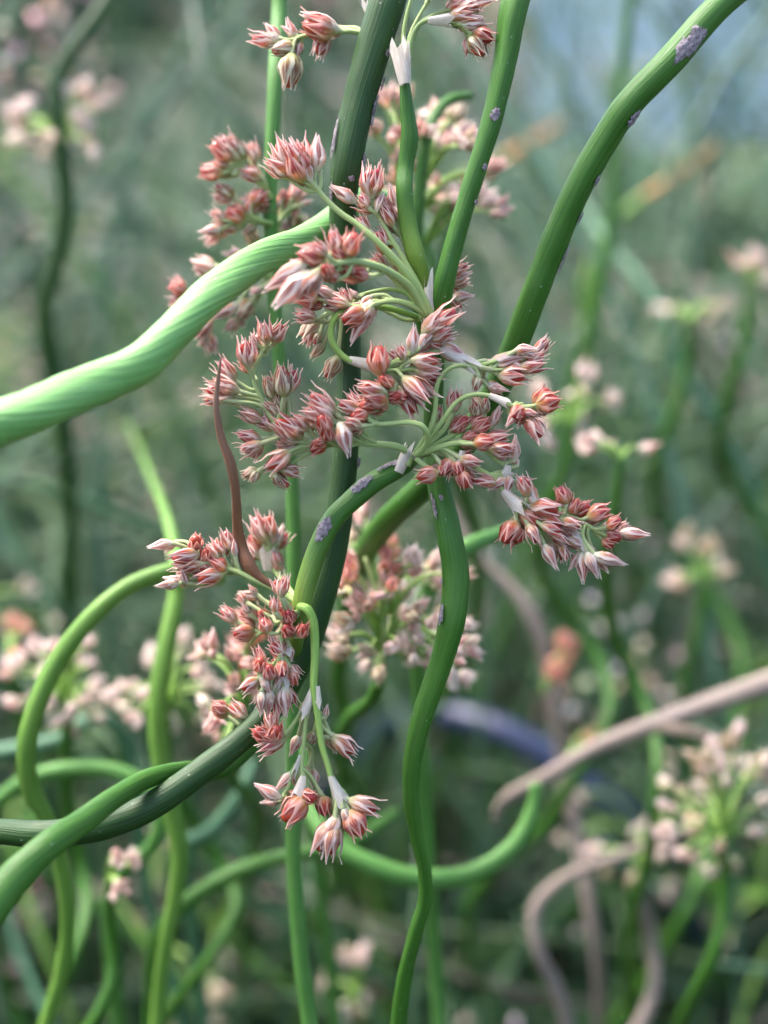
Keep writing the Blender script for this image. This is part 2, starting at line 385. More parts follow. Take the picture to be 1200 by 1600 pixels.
def branch(t, path, w0, w1, flowers=(), yel0=0.3, yel1=0.5, dz=0.0, ped=0.42, wide=1.18, capsule=True, comp=.85):
    """a flower stalk (px path with optional mm depths) and the flowers it carries"""
    pts = [(p[0], p[1], (p[2] if len(p) > 2 else 0.0)+dz) for p in path]
    P = [W(*p) for p in pts]; N = len(P)
    rad = [(w0+(w1-w0)*i/(N-1))*.5*pxm(pts[i][2]) for i in range(N)]
    yel = [yel0+(yel1-yel0)*i/(N-1) for i in range(N)]
    mb = MB(); cP, cR = tube(mb, P, rad, 8, 5, yel, flat=.8, twist=60)
    more = []
    for f in flowers:          # a neighbour sits close beside and a little behind many of the flowers
        if rnd.random() < comp:
            a = math.atan2(f[3]-f[1], f[2]-f[0])+rnd.choice((-1, 1))*rnd.uniform(.25, .75); L = rnd.uniform(26, 40); o = rnd.uniform(-6, 6)
            x, y = f[0]+o-4*math.cos(a), f[1]+rnd.uniform(-6, 6)-4*math.sin(a)
            more.append((x, y, x+L*math.cos(a), y+L*math.sin(a), rnd.choice(f[4]+'o'+f[4]), rnd.uniform(-.3, .4), (f[6] if len(f) > 6 else 0)+rnd.uniform(.7, 1.8)))
    for f in list(flowers)+more:
        bx, by, tx, ty, kind = f[:5]; tilt = f[5] if len(f) > 5 else rnd.uniform(-.25, .40); dd = f[6] if len(f) > 6 else rnd.uniform(-.8, .8)
        # depth: that of the stalk where it passes nearest in the picture
        q = W(bx, by, pts[len(pts)//2][2])
        i = min(range(len(pts)), key=lambda i: (pts[i][0]-bx)**2+(pts[i][1]-by)**2)
        d0 = pts[i][2]+dd
        v2 = Vector((tx-bx, -(ty-by))); L2 = v2.length
        d2 = (RGT*v2.x+UPV*v2.y).normalized() if L2 > 1e-6 else UPV
        dir3 = (d2*math.cos(tilt) - FWD*math.sin(tilt)).normalized()
        length = max(L2/max(.35, math.cos(tilt)), 33.0 if abs(tilt) > .5 else 22.0)*pxm(d0)
        if abs(tilt) > .5: base = W(tx, ty, d0-1.0) - dir3*length
        else: base = W(bx, by, d0)
        add_flower(t, base, dir3, length, kind, capsule, wide)
        # pedicel from the stalk to the flower base
        j = min(range(len(cP)), key=lambda j: (cP[j]-base).length)
        a = cP[j]; gap = (base-a).length
        if gap > 1e-5:
            k = max(0, j-int(2+gap*1500)); a = cP[k]
            mid = (a+base)*.5 - dir3*min(gap*.35, .001) + (cP[min(k+1, len(cP)-1)]-cP[k])*0.5
            r = ped*.001*.5
            tube(mb, [a, mid, base+dir3*length*.06], [min(cR[k], r), r, r*1.3], 6, 4, [.4, .5, .8], cap=True)
    return mb.build('flower_stalk', M['stalk'], t)
def sheath(t, a, b, w0, w1, dz0=0.0, dz1=0.0, seed=0, open_=.75, name='sheath'):
    """papery white scale wrapped part-way round a stalk, from pixel a to its ragged tip at pixel b"""
    A, B = W(a[0], a[1], dz0), W(b[0], b[1], dz1); mb = MB(); N, S = 8, 10
    ax = (B-A).normalized(); view = -FWD; nrm = (view-ax*view.dot(ax)).normalized(); bi = ax.cross(nrm); rr = random.Random(seed)
    ph = rr.uniform(-.8, .8)
    for j in range(N+1):
        v = j/N; wv = w0*.75+(w1*.95-w0*.75)*v**.8
        r = wv*.5*pxm(dz0)
        for k in range(S+1):
            th = ph+(k/S*2-1)*math.pi*open_
            ln = v*(1-.42*v*v*(.5+.5*math.cos(4*th+seed))-.08*math.sin(k*2.1+seed)*v)
            p = A+(B-A)*ln
            mb.v.append(p+(nrm*math.cos(th)+bi*math.sin(th))*r*(1+.14*math.sin(3*th+seed))); mb.a.append((math.cos(th), math.sin(th), v*10))
    for j in range(N):
        for k in range(S):
            q = j*(S+1)+k; mb.f.append((q, q+1, q+S+2, q+S+1))
    return mb.build(name, M['sheath'], t)

# ================================================================== the rushes in focus
# A: dark thick stem that comes down from the top and sweeps away to the lower left
A = rush([(606,0,57,3),(582,80,55,3),(558,170,52,3),(543,250,50,3),(536,320,45,4),(536,400,40,5),(543,490,40,5),(545,600,42,5),(541,700,44,4),(533,780,45,4),(521,860,46,4),(501,940,44,4),(474,1020,42,4),(433,1095,40,4),(383,1150,40,2),(310,1208,42,0),(240,1257,44,-2),(180,1284,44,-3),(120,1298,44,-3),(60,1303,42,-2),(-20,1300,40,2),(-110,1320,40,8)],
         'stem_dark', 'thick dark green bare stem sweeping from top past the flowers to lower left', foot=(-0.16, .30), tip=[(720,-700,8,12),(690,-380,30,8),(632,-90,56,4)], twist=25, flat=.93, ridge=.006)
for i, (x, y, l, w_, an) in enumerate([(537,168,60,14,-1.25),(549,225,70,10,1.2),(534,246,30,12,-1.2),(531,277,12,12,-.4),(546,300,44,9,.9),(523,346,16,8,-1.0),(541,120,26,8,-1.3),(575,78,14,10,-.9),(524,718,20,18,-1.3)]):
    crust(A, x, y, l, w_, an, 20+i)
# D: bare stem arching in from the upper right and running down behind
D = rush([(1131,3,46,1),(1050,92,47,0),(985,160,47,0),(945,219,47,1),(905,290,45,2),(880,345,45,3),(856,405,44,4),(833,465,44,5),(808,532,44,7),(780,600,44,9),(735,680,44,12),(665,757,43,15),(608,812,42,22),(570,865,38,34),(548,925,34,48),(535,1000,30,64),(530,1070,28,80),(540,1150,26,100),(530,1250,24,125)],
         'stem', 'smooth bright green bare stem arching from upper right, grey crust near its top', foot=(-.05, .52), tip=[(1600,-300,8,20),(1420,-200,26,10),(1250,-85,42,4)], twist=18, flat=.95, ridge=.006)
crust(D, 1062, 72, 84, 34, -.30, 1); crust(D, 963, 168, 36, 16, -.95, 2); crust(D, 905, 270, 20, 10, -1.1, 3); crust(D, 846, 395, 60, 7, -1.35, 4); crust(D, 878, 330, 24, 8, -1.25, 5)
# G: pale thick twisted stem crossing in front at the left
G = rush([(555,318,44,10),(520,345,46,8),(470,375,50,3),(415,400,54,-2),(365,432,58,-6),(318,470,62,-9),(270,520,64,-11),(222,566,66,-13),(170,592,68,-14),(110,615,72,-16),(50,642,76,-18),(-10,664,80,-19),(-90,700,82,-20)],
         'stem_wax', 'thick pale green corkscrew stem, ridged and twisted, crossing to the left edge', foot=(-.14, .20), tip=[(690,480,8,100),(672,410,16,80),(648,350,24,58),(606,315,34,28)], twist=150, flat=.88, ridge=.010, nr=17, sides=72)
# B: stem with a bract above flower cluster 1, its own stem winding down as the flat green ribbon
B = rush([(806,0,52,0),(790,90,47,0),(770,182,42,0),(746,260,38,0),(724,330,36,0),(707,390,37,0),(696,435,38,0),(687,480,37,1),(681,530,33,3),(678,610,31,5),(679,700,36,5),(687,765,38,3),(702,835,40,2),(712,900,44,2),(706,970,45,2),(688,1040,40,3),(663,1110,39,4),(646,1180,36,5),(643,1245,34,6),(652,1305,30,7),(663,1355,28,8),(664,1405,28,9),(650,1455,28,10),(633,1525,28,12),(623,1600,28,14),(618,1680,28,16)],
         'stem', 'tall green stem bearing the upper flower cluster, winding down as a flat ribbon', foot=(.0, .30), tip=[(1010,-620,8,10),(930,-380,30,6),(850,-130,50,2)], twist=38, flat=.82, ridge=.012, sides=24, nr=5)
crust(B, 767, 184, 24, 18, -.15, 11); crust(B, 738, 262, 12, 9, -.6, 12); crust(B, 716, 305, 10, 8, -.9, 13); crust(B, 697, 790, 50, 10, .8, 14); crust(B, 719, 960, 40, 12, .9, 15); crust(B, 690, 778, 12, 8, 0, 16); crust(B, 722, 905, 10, 8, 1.2, 17)

# --- cluster 1 (upper), at the foot of the bract
b = lambda *a, **k: branch(B, *a, **k)
b([(672,492,0),(655,455,-1),(630,420,-2),(590,378,-3),(560,352,-3),(535,335,-3),(518,320,-3),(498,298,-3),(480,272,-3)], 16, 9,
  [(452,262,428,212,'o'),(478,268,462,210,'o'),(493,268,495,205,'b'),(455,276,408,246,'o'),(476,284,450,228,'c',.3),(470,262,444,218,'o'),(486,284,470,238,'b')])
b([(672,488,0),(650,440,0),(628,400,0),(604,360,0),(590,330,0),(582,308,0)], 13, 8,
  [(578,312,577,250,'o'),(584,308,590,256,'o'),(556,316,514,288,'b',0),(577,326,558,300,'o'),(577,362,556,333,'o'),(588,330,600,300,'b')])
b([(675,490,0),(655,445,1),(640,405,1),(626,365,1),(620,335,1)], 13, 8,
  [(617,330,608,284,'b',0),(614,354,592,316,'o'),(599,320,588,306,'c',.7),(603,390,586,355,'o',.2),(600,392,608,362,'c',.3),(630,345,614,318,'b')])
b([(668,492,0),(640,450,-2),(612,428,-6),(585,415,-9),(552,408,-11),(520,412,-12),(500,415,-12)], 18, 10,
  [(530,398,514,352,'o',.1),(542,402,558,360,'c',.3),(510,404,460,396,'c',.2),(512,400,484,376,'o'),(540,408,518,386,'c',.5),(548,425,536,410,'c',.9),(515,425,502,412,'c',.8),(565,428,552,422,'c',.8),(478,412,408,455,'b',0),(486,425,424,486,'b',.1),(500,420,470,470,'o'),(520,430,505,424,'c',.9)])
b([(668,495,0),(645,478,-1),(610,470,-2),(575,478,-2),(540,480,-2),(508,484,-2)], 12, 7,
  [(497,466,456,462,'c',.25),(546,478,506,462,'o'),(522,466,478,444,'b'),(494,498,456,492,'o'),(582,470,546,540,'b',0),(572,486,530,506,'c',.2),(580,478,560,512,'o'),(540,484,502,476,'o')])
b([(665,498,1),(640,462,2),(612,452,2),(585,455,2),(560,462,2),(538,470,2)], 10, 6,
  [(540,468,515,455,'b'),(600,420,572,402,'o'),(626,428,616,410,'g',.4),(560,465,545,450,'b')], yel0=.1)
b([(668,494,2),(635,500,3),(590,480,3),(545,470,3),(515,485,3),(500,500,3)], 8, 6,
  [(498,500,470,532,'g'),(492,512,476,544,'o'),(507,535,484,560,'g'),(528,556,507,596,'g',.1),(500,520,490,540,'g')])
b([(682,480,5),(700,470,5),(706,450,5),(705,432,5)], 8, 6,
  [(702,428,736,412,'o'),(706,446,738,436,'o'),(706,464,744,462,'b',0),(704,440,738,426,'b')])
sheath(B, (668,510), (674,420), 20, 24, .2, .2, 3, .5); sheath(B, (668,500), (655,440), 16, 18, 1, 1, 4)
# curled peduncle that carries the pale bunch below cluster 1
b([(665,500,3),(610,482,1),(560,478,-1),(532,488,-2),(518,510,-2),(521,538,-2),(540,560,-2),(566,571,-2),(600,577,-2)], 11, 13, [], yel0=.0, yel1=.2)
sheath(B, (545,562), (612,580), 15, 26, -2, -2, 5, .9)
b([(590,576,-2),(612,568,-2),(640,552,-2),(662,535,-2),(676,515,-2)], 10, 8,
  [(594,586,592,534,'c',.15,-1.5),(632,562,622,536,'o'),(644,552,648,503,'b',0),(672,514,722,480,'o'),(670,530,714,512,'o'),(652,536,690,512,'b'),(660,522,700,490,'o'),(655,545,668,518,'b')])
b([(596,578,-2),(620,578,-2),(645,576,-2),(665,580,-2)], 9, 7,
  [(642,563,696,566,'o'),(645,574,690,578,'b'),(640,582,694,602,'o'),(628,590,686,622,'b'),(622,604,655,656,'o'),(650,578,692,590,'o'),(625,596,668,622,'b'),(630,590,676,634,'o')])
b([(650,560,-1),(682,548,-1),(712,556,-1),(745,572,-1),(770,578,0)], 9, 8, [(684,540,742,566,'b',0)], yel0=.5, yel1=.8)
sheath(B, (690,545), (752,580), 16, 24, -1, -1, 6, .8)

# H: slender stem rising out of cluster 1 to the cluster at the very top
H = rush([(632,128,20,1),(636,170,24,1),(640,215,28,1),(634,260,26,1),(632,300,26,0),(638,350,30,0,.25),(650,400,32,0,.5),(663,445,26,1,.7),(673,488,18,1,.8),(679,520,10,2,.8)],
         'stem', 'slender pale green twisted stem carrying the topmost flower cluster', twist=70, flat=.62, ridge=.01, nr=5)
sheath(H, (633,132), (620,52), 22, 30, 0, 0, 7, .8); sheath(H, (636,130), (634,66), 20, 22, 0, 0, 8, .5)
h = lambda *a, **k: branch(H, *a, **k)
h([(632,126,1),(622,95,2),(610,70,4),(590,56,6),(566,52,6),(530,48,6),(500,52,6),(470,58,6),(445,67,6)], 9, 7,
  [(530,48,470,26,'b'),(524,50,466,38,'c',.2),(430,66,384,60,'o',.15),(464,56,438,38,'b'),(462,72,420,84,'g'),(470,66,464,94,'b'),(456,84,450,146,'g',.05),(512,54,492,96,'o',.1,1),(438,60,398,52,'b')])
h([(633,110,1),(630,70,1),(634,30,1),(648,-20,1),(660,-60,1)], 9, 6, [(660,-60,690,-95,'o'),(655,-50,640,-95,'o')])
h([(635,105,0),(640,60,0),(655,25,0),(680,-15,0)], 9, 6, [(680,-15,715,-45,'o'),(676,-10,690,-55,'b')])
h([(636,105,1),(644,62,1),(656,38,1),(675,25,1),(700,16,1),(722,8,1)], 9, 7, [(705,16,742,-4,'o'),(722,8,778,4,'b'),(700,22,735,6,'c',.3),(715,14,752,10,'o')])
h([(637,105,0),(642,64,0),(650,44,0),(664,33,0),(690,30,0),(716,38,0),(738,54,0)], 10, 7, [(702,26,748,22,'o'),(722,38,766,36,'b'),(738,50,774,66,'c',.2),(734,58,758,94,'g'),(716,34,758,26,'b'),(728,46,770,48,'o')])
sheath(H, (668,32), (715,30), 14, 26, 0, 0, 9, .8); sheath(H, (578,30), (566,-4), 10, 12, 5, 5, 10, .7)

# E: arching stem that carries clusters 2 and 3; below it twines round the dark stem to the lower left
E = rush([(648,716,18,0,.3),(632,728,26,0),(612,738,31,0),(582,755,34,0),(552,780,36,0),(522,810,37,0),(500,850,38,0,.1),(484,893,38,0,.3),(472,940,36,0,.6),(464,985,32,1,.4),(455,1040,28,5),(432,1105,26,9),(398,1160,26,8),(345,1204,28,6),(290,1203,30,3.2),(232,1216,31,-2),(180,1246,34,-8),(130,1283,40,-12),(75,1322,46,-16),(20,1375,54,-18),(-30,1440,60,-20),(-80,1530,62,-22)],
         'stem', 'arching green stem carrying the central and the lower flower clusters, grey crust patches', foot=(-.10, .17), twist=40, flat=.85, ridge=.01, sides=24, nr=5)
crust(E, 577, 772, 44, 20, .55, 31); crust(E, 519, 836, 46, 24, .35, 32); crust(E, 612, 748, 34, 9, .9, 33); crust(E, 632, 742, 30, 16, .7, 34, 1.15)
e = lambda *a, **k: branch(E, *a, **k)
sheath(E, (622,738), (644,690), 20, 22, -1, -1, 21, .7); sheath(E, (640,728), (668,688), 20, 24, 0, 0, 22, .8)
# --- cluster 2 left arm
e([(636,728,-1),(640,712,-1),(622,698,-2),(590,694,-2),(545,692,-2),(508,695,-2),(482,692,-2),(450,676,-2),(425,655,-2),(408,622,-2),(398,600,-2),(396,580,-2),(408,555,-2),(412,540,-2)], 13, 7,
  [(389,576,380,520,'o',.05),(418,538,412,496,'o'),(426,536,446,502,'o'),(404,540,392,520,'b'),(368,596,336,556,'o'),(374,612,322,590,'o'),(366,620,314,606,'o'),(350,626,312,626,'o',0),
   (432,624,414,584,'g'),(444,620,440,566,'g'),(450,614,463,568,'o'),(438,642,430,612,'g'),(410,658,368,640,'o'),(424,668,398,652,'o'),(470,686,424,650,'o'),(466,690,426,676,'o'),(470,696,430,700,'o'),
   (408,686,366,680,'o'),(410,692,370,708,'o'),(454,706,408,738,'o'),(404,736,392,756,'g'),(438,732,474,740,'o'),(426,740,436,756,'g'),(530,660,546,718,'b',.1,-2.5),
   (524,646,476,608,'o',.2,-2),(518,654,464,640,'o',.2,-2),(514,676,498,646,'c',.5,-2.5),(510,690,488,694,'c',.4,-1.5),(484,672,446,650,'o',.1,-1),(520,660,478,628,'o',.3,-2),(512,682,510,664,'c',.8,-2.6)])
e([(650,712,-2),(668,690,-3),(662,668,-4),(640,660,-4),(610,662,-4),(590,662,-4),(575,652,-4),(585,632,-4),(605,615,-4)], 11, 7,
  [(602,612,552,604,'o',.1),(606,628,564,620,'c',.3),(576,646,544,652,'c',.5),(612,602,592,586,'c',.6),(614,620,628,618,'c',.8),(562,642,522,628,'o'),(574,650,546,658,'c',.4),(590,628,560,636,'c',.6),(605,640,585,628,'c',.5),(566,666,534,656,'o')])
e([(650,708,-1),(672,672,-2),(680,640,-2),(682,606,-2),(694,582,-2),(716,571,-2),(740,574,-1),(770,578,0),(812,574,0)], 11, 7,
  [(833,554,862,526,'o',.1),(804,548,842,546,'b'),(766,566,822,558,'b'),(812,576,858,566,'o',.3),(778,586,830,592,'o'),(760,602,798,612,'b'),(826,566,856,552,'o'),(790,566,836,578,'o'),(748,588,742,614,'g')])
e([(745,572,0),(780,562,0),(810,550,0),(834,552,0)], 7, 6, [(834,552,852,536,'b'),(815,552,846,558,'b')])
e([(655,706,-1),(690,660,-2),(712,630,-2),(735,618,-2),(762,618,-2),(795,632,-2),(814,636,-2),(836,634,-2)], 10, 9,
  [(838,633,880,622,'c',.05),(812,642,788,670,'b',.1),(816,642,840,650,'o',.5),(822,652,852,692,'o',.1),(818,646,822,644,'c',.9),(836,640,858,650,'o'),(826,650,836,684,'c',.1),(810,644,800,656,'c',.6)])
sheath(E, (764,618), (800,634), 12, 16, -2, -2, 25, .9)
e([(652,708,0),(690,676,0),(706,650,0),(710,640,0)], 10, 6, [(706,646,714,602,'o',.05),(682,662,686,630,'g',.1)])
e([(652,710,0),(690,690,0),(720,672,0),(742,662,0),(758,658,1)], 11, 7,
  [(706,676,732,648,'c',.4),(736,674,768,654,'c',.2),(722,688,748,678,'c',.4),(746,652,740,626,'g'),(757,648,760,618,'g'),(768,668,782,632,'b'),(712,668,724,656,'o',.6)])
e([(652,712,-1),(695,696,-2),(728,692,-2),(755,702,-1),(780,716,0)], 11, 7,
  [(752,690,802,682,'o',.1),(764,702,808,704,'o'),(802,722,806,676,'b'),(740,694,776,688,'c'),(778,706,806,698,'o'),(690,726,688,746,'c',.4),(718,716,756,728,'o',.2),(720,734,730,768,'c',.2),(706,718,690,744,'c',.3),(712,722,720,746,'c',.5)])
e([(650,716,-2),(664,728,-2),(682,738,-2)], 9, 8, [(684,738,646,748,'c',.15,-1)])
sheath(E, (722,704), (716,734), 10, 18, -2, -2, 26, .7)
# right arm with the long tail of flowers
e([(654,712,0),(700,706,0),(740,730,-1),(768,746,-1),(786,766,-1),(800,785,-1),(830,802,-1),(862,812,-1),(892,808,-1),(920,822,-1),(948,838,-1)], 11, 8,
  [(792,746,760,768,'b'),(796,742,790,776,'b'),(802,742,776,750,'o'),(776,754,734,750,'o'),(840,790,812,740,'b'),(826,776,810,738,'o',.3),(806,752,830,770,'o',.4),
   (826,792,882,798,'o'),(812,800,848,824,'c',.1),(844,820,886,832,'o'),(838,796,892,816,'b'),(858,828,892,852,'o'),(884,838,932,860,'b'),(862,844,892,872,'o'),(850,850,872,894,'b'),(846,808,880,826,'c',.3),(870,820,905,842,'o'),
   (806,814,784,854,'c',.3),(824,818,842,856,'o',.2),(812,824,806,852,'c',.5),(886,788,872,756,'c',0),(892,804,904,776,'c',.3),(918,809,957,794,'c',0),(948,824,972,810,'c',.5),(940,842,962,854,'c',.3),(966,834,1016,836,'b',0),(950,834,974,842,'c',.7),
   (910,862,912,916,'b',0),(917,862,938,908,'b',.05),(927,866,981,884,'b',0),(878,812,912,826,'o',.3),(876,850,886,880,'o')])
sheath(E, (786,766), (822,804), 14, 30, -1.5, -1.5, 27, .7); sheath(E, (894,822), (916,866), 10, 16, -1, -1, 28, .8); sheath(E, (786,742), (800,730), 12, 22, -1, -1, 29, .7)

# --- cluster 3 (lower left)
e([(470,945,0),(450,932,1),(425,918,1),(395,905,1),(368,892,1),(340,884,1),(310,872,1),(285,858,1)], 12, 7,
  [(270,848,230,856,'b',.1),(312,866,260,876,'o'),(306,886,264,878,'o'),(304,850,306,836,'c',.9),(320,864,322,856,'c',.8),(350,870,332,836,'o'),(362,862,350,820,'o'),(354,892,324,870,'c',.3),(338,896,294,898,'o'),(292,912,284,886,'b'),(280,912,240,916,'b',0),(348,896,300,908,'o'),(342,874,320,846,'o'),(368,870,366,836,'b'),(318,880,280,890,'o'),(330,890,300,880,'c')])
e([(470,945,2),(455,925,5),(440,905,8),(425,885,9),(420,862,9),(422,845,9)], 10, 7,
  [(418,846,390,798,'o'),(424,842,418,798,'o'),(432,852,444,816,'b'),(438,888,424,856,'o'),(412,850,398,818,'c'),(424,850,436,822,'b'),(404,870,384,845,'b')])
sheath(E, (418,892), (416,850), 16, 26, 9, 9, 30, .9)
e([(468,955,-1),(452,962,-2),(442,975,-2),(440,1000,-2),(436,1030,-2),(430,1050,-2),(424,1060,-2)], 10, 7,
  [(438,934,448,892,'o',.1,-1),(430,958,428,928,'o'),(452,966,449,952,'c',.85),(448,984,443,976,'c',.9),(472,986,476,974,'c',.8),(442,1022,438,992,'o',.1),(420,990,408,962,'c'),(406,1034,408,1026,'c',.7),(420,1052,420,1036,'c',.6),(442,1048,440,1028,'c',.5),(440,1052,440,1060,'c',.7),(454,1046,462,1074,'c',.1),
   (404,1060,372,1082,'o'),(408,1056,426,1090,'b'),(408,1080,408,1120,'b',0),(422,1076,418,1122,'b'),(444,1072,448,1124,'b',0,.5),(438,1080,436,1124,'o',0,1.5),(430,1010,420,985,'b'),(452,1008,456,1036,'b')])
e([(462,965,4),(430,975,6),(405,990,6),(392,1005,7)], 8, 6, [(370,972,340,946,'o'),(398,986,360,992,'c',.2),(386,942,370,924,'o'),(416,970,404,950,'c',.5),(402,930,388,912,'b'),(390,960,376,940,'b')])
e([(380,1140,3),(400,1135,3),(410,1128,3),(395,1118,3)], 6, 5, [(386,1122,352,1096,'o'),(358,1112,328,1100,'c',.1)])
sheath(E, (440,1040), (444,1078), 10, 22, -1.5, -1.5, 31, .6); sheath(E, (430,1000), (448,1030), 10, 24, -1.5, -1.5, 32, .7)
# the peduncle that hangs straight down
e([(468,948,-1),(480,952,-2),(489,970,-2),(492,1000,-2),(492,1035,-2),(490,1070,-2),(494,1100,-2),(498,1130,-2),(503,1165,-2),(512,1195,-2),(520,1225,-2),(532,1248,-2)], 16, 9,
  [(508,1122,512,1098,'b',.1,2),(492,1142,486,1164,'g',.3,3),(514,1144,520,1168,'g',.3,3),(520,1150,562,1184,'o',0,1),(545,1250,600,1270,'o',0),(545,1266,568,1312,'c',.15),(538,1266,518,1306,'o'),(522,1282,490,1342,'o',.05),(524,1286,512,1348,'o'),(536,1262,548,1300,'b'),(530,1274,500,1330,'b')], yel0=.0, yel1=.2)
sheath(E, (516,1212), (540,1268), 12, 26, -2, -2, 33, .8); sheath(E, (492,1072), (470,1130), 14, 18, -1.5, -1.5, 34, .8); sheath(E, (495,1072), (498,1110), 14, 14, -2, -2, 35, .6)
e([(490,1080,-1),(474,1106,-1),(458,1132,-1),(444,1150,-1)], 8, 6, [(416,1154,394,1140,'c',.6),(430,1148,434,1132,'c',.7),(446,1154,398,1176,'o',.1),(468,1148,452,1184,'b',0,3),(436,1152,410,1148,'c',.4)])
e([(488,1085,-1),(480,1115,-1),(475,1160,-1),(472,1200,-1),(476,1232,-1)], 8, 7, [(478,1246,438,1286,'c',.25),(482,1246,496,1250,'c',.7),(504,1244,508,1278,'c',.3),(484,1198,460,1224,'o',.1,2.5),(474,1248,448,1280,'o',.2)])
e([(476,1170,-1),(466,1190,-1),(456,1205,-1),(450,1230,-1),(440,1245,-1)], 6, 5, [(457,1206,428,1238,'b',.05),(438,1247,394,1222,'b',.05)])
sheath(E, (474,1212), (464,1252), 10, 24, -1.5, -1.5, 36, .8); sheath(E, (470,1180), (458,1212), 8, 10, -1, -1, 37, .8)
# the dry brown bract
mb = MB()
bp = [(346,556,3,-5,.9),(340,600,8,-5,.7),(338,635,10,-5,.6),(345,680,13,-4.5,.4),(361,725,16,-4,.2),(369,770,14,-3,.1),(371,815,16,-1),(376,850,22,1),(388,882,28,1),(408,905,20,1),(440,925,12,1)]
P_, r_, y_ = stem_pts(bp); tube(mb, P_, r_, 14, 7, y_, flat=.55, twist=60, ridge=.06, nr=3); mb.build('dry_bract', M['brown'], E)

# ================================================================== soft rushes close behind
# I: thin upright stem with the soft cluster at the left
I = rush([(437,0,24,26),(430,120,23,21),(424,250,22,20),(422,350,22,20),(430,480,22,21),(440,600,22,22),(455,740,22,23),(460,880,22,24),(458,1050,22,26),(457,1200,22,28),(458,1320,24,29),(464,1420,25,30),(472,1510,25,31),(486,1610,26,32)],
         'stem_light', 'thin upright light green stem behind the flowers with a soft pink cluster', foot=(-.02, .34), tip=[(445,-400,6,26),(440,-150,22,24)], twist=20)
br = lambda t, *a, **k: branch(t, *a, **k)
br(I, [(424,310,19),(410,290,18),(390,270,18),(370,258,18),(350,262,18)], 10, 7, [(372,246,342,208,'o'),(364,250,328,222,'c'),(360,262,332,246,'o'),(348,272,308,266,'c'),(404,254,388,216,'o'),(412,278,370,262,'o'),(380,250,352,214,'g'),(356,270,326,262,'g')])
br(I, [(424,350,19),(408,345,18),(385,335,18),(360,340,18)], 10, 7, [(366,308,334,288,'g'),(392,322,414,292,'c'),(386,338,404,302,'o'),(384,344,350,324,'c'),(352,346,326,324,'o'),(346,358,310,364,'b'),(372,354,348,332,'o'),(400,330,376,310,'b'),(398,350,380,370,'g'),(360,350,336,340,'o')])
br(I, [(424,380,20),(436,350,21),(450,330,21),(462,325,21)], 10, 7, [(456,312,478,292,'o'),(440,316,446,296,'c'),(462,334,462,326,'g',.8),(470,320,490,312,'b'),(448,340,436,362,'b'),(472,340,488,352,'g'),(430,330,442,310,'b')])
br(I, [(426,430,20),(400,430,20),(370,440,20),(340,455,20),(310,470,20)], 9, 6, [(340,426,294,404,'b'),(392,404,344,394,'b'),(292,460,262,444,'c'),(292,468,260,474,'o'),(372,476,324,500,'b'),(332,500,300,532,'o'),(372,496,352,522,'o'),(330,415,300,425,'o'),(385,410,360,384,'b'),(395,470,372,500,'g'),(320,520,318,545,'g'),(400,380,384,360,'g'),(410,450,388,462,'b')])

def cluster(t, cx, cy, rx, ry, dz, n, kinds, node, seed, lpx=30, capsule=False, ddz=10):
    """soft out-of-focus flower head: stalks fan out from a node, each ending in a few flowers"""
    rr = random.Random(seed); done = 0; mb = MB()
    nd = W(node[0], node[1], dz); sc = pxm(dz)
    while done < n:
        a = rr.uniform(0, 6.283); q = math.sqrt(rr.uniform(.05, 1)); ex, ey = cx+rx*q*math.cos(a), cy+ry*q*math.sin(a)
        ed = dz+rr.uniform(-ddz, ddz); end = W(ex, ey, ed); out = (end-nd)
        if out.length < 1e-5: continue
        mid = (nd+end)*.5 + Vector((0, 0, out.length*.18))
        tube(mb, [nd, mid, end], [4*sc, 3.2*sc, 2.6*sc], 6, 5, [.0, .1, .4])
        for k in range(rr.choice((2, 3, 3, 4))):
            d = (out.normalized() + Vector((rr.uniform(-1, 1), rr.uniform(-1, 1), rr.uniform(-1, 1)))*.75).normalized()
            off = Vector((rr.uniform(-1, 1), rr.uniform(-1, 1), rr.uniform(-1, 1)))*9*sc
            bse = end+off; tube(mb, [end-out.normalized()*8*sc, end+off*.4, bse+d*2*sc], [2.2*sc]*3, 5, 2, [.3, .5, .8])
            add_flower(t, bse, d, lpx*sc*rr.uniform(.8, 1.2), rr.choice(kinds), capsule, 1.05, rr); done += 1
    mb.build('flower_stalk', M['stalk'], t)

J = rush([(735,150,14,38),(705,155,16,36),(680,180,18,34),(664,230,20,32),(655,300,22,32),(650,400,22,33),(660,520,22,42),(690,680,22,70),(740,820,20,110),(740,960,20,150),(700,1080,20,180)],
         'stem', 'soft out-of-focus stem whose pinkish cluster fills the gap between the two thick stems', foot=(.03, .56), twist=20)
cluster(J, 610, 190, 42, 45, 38, 21, 'obg', (640,330), 51, 35); cluster(J, 700, 205, 50, 40, 38, 25, 'ogpb', (655,300), 52, 35); cluster(J, 700, 300, 75, 55, 40, 32, 'ogb', (655,330), 53, 35); cluster(J, 745, 340, 35, 70, 38, 20, 'pbp', (665,380), 54, 35); cluster(J, 600, 300, 45, 70, 42, 20, 'gob', (650,380), 55, 35)
K = rush([(595,1060,20,34),(580,1095,22,40),(545,1125,22,60),(530,1180,20,90),(570,1260,20,120),(560,1340,20,150)],
         'stem', 'low stem with a soft dusty pink cluster behind the ribbon stem', foot=(-.01, .52))
br(K, [(590,1075,30),(600,1000,29),(590,930,28),(570,870,28)], 10, 8, [], dz=0)
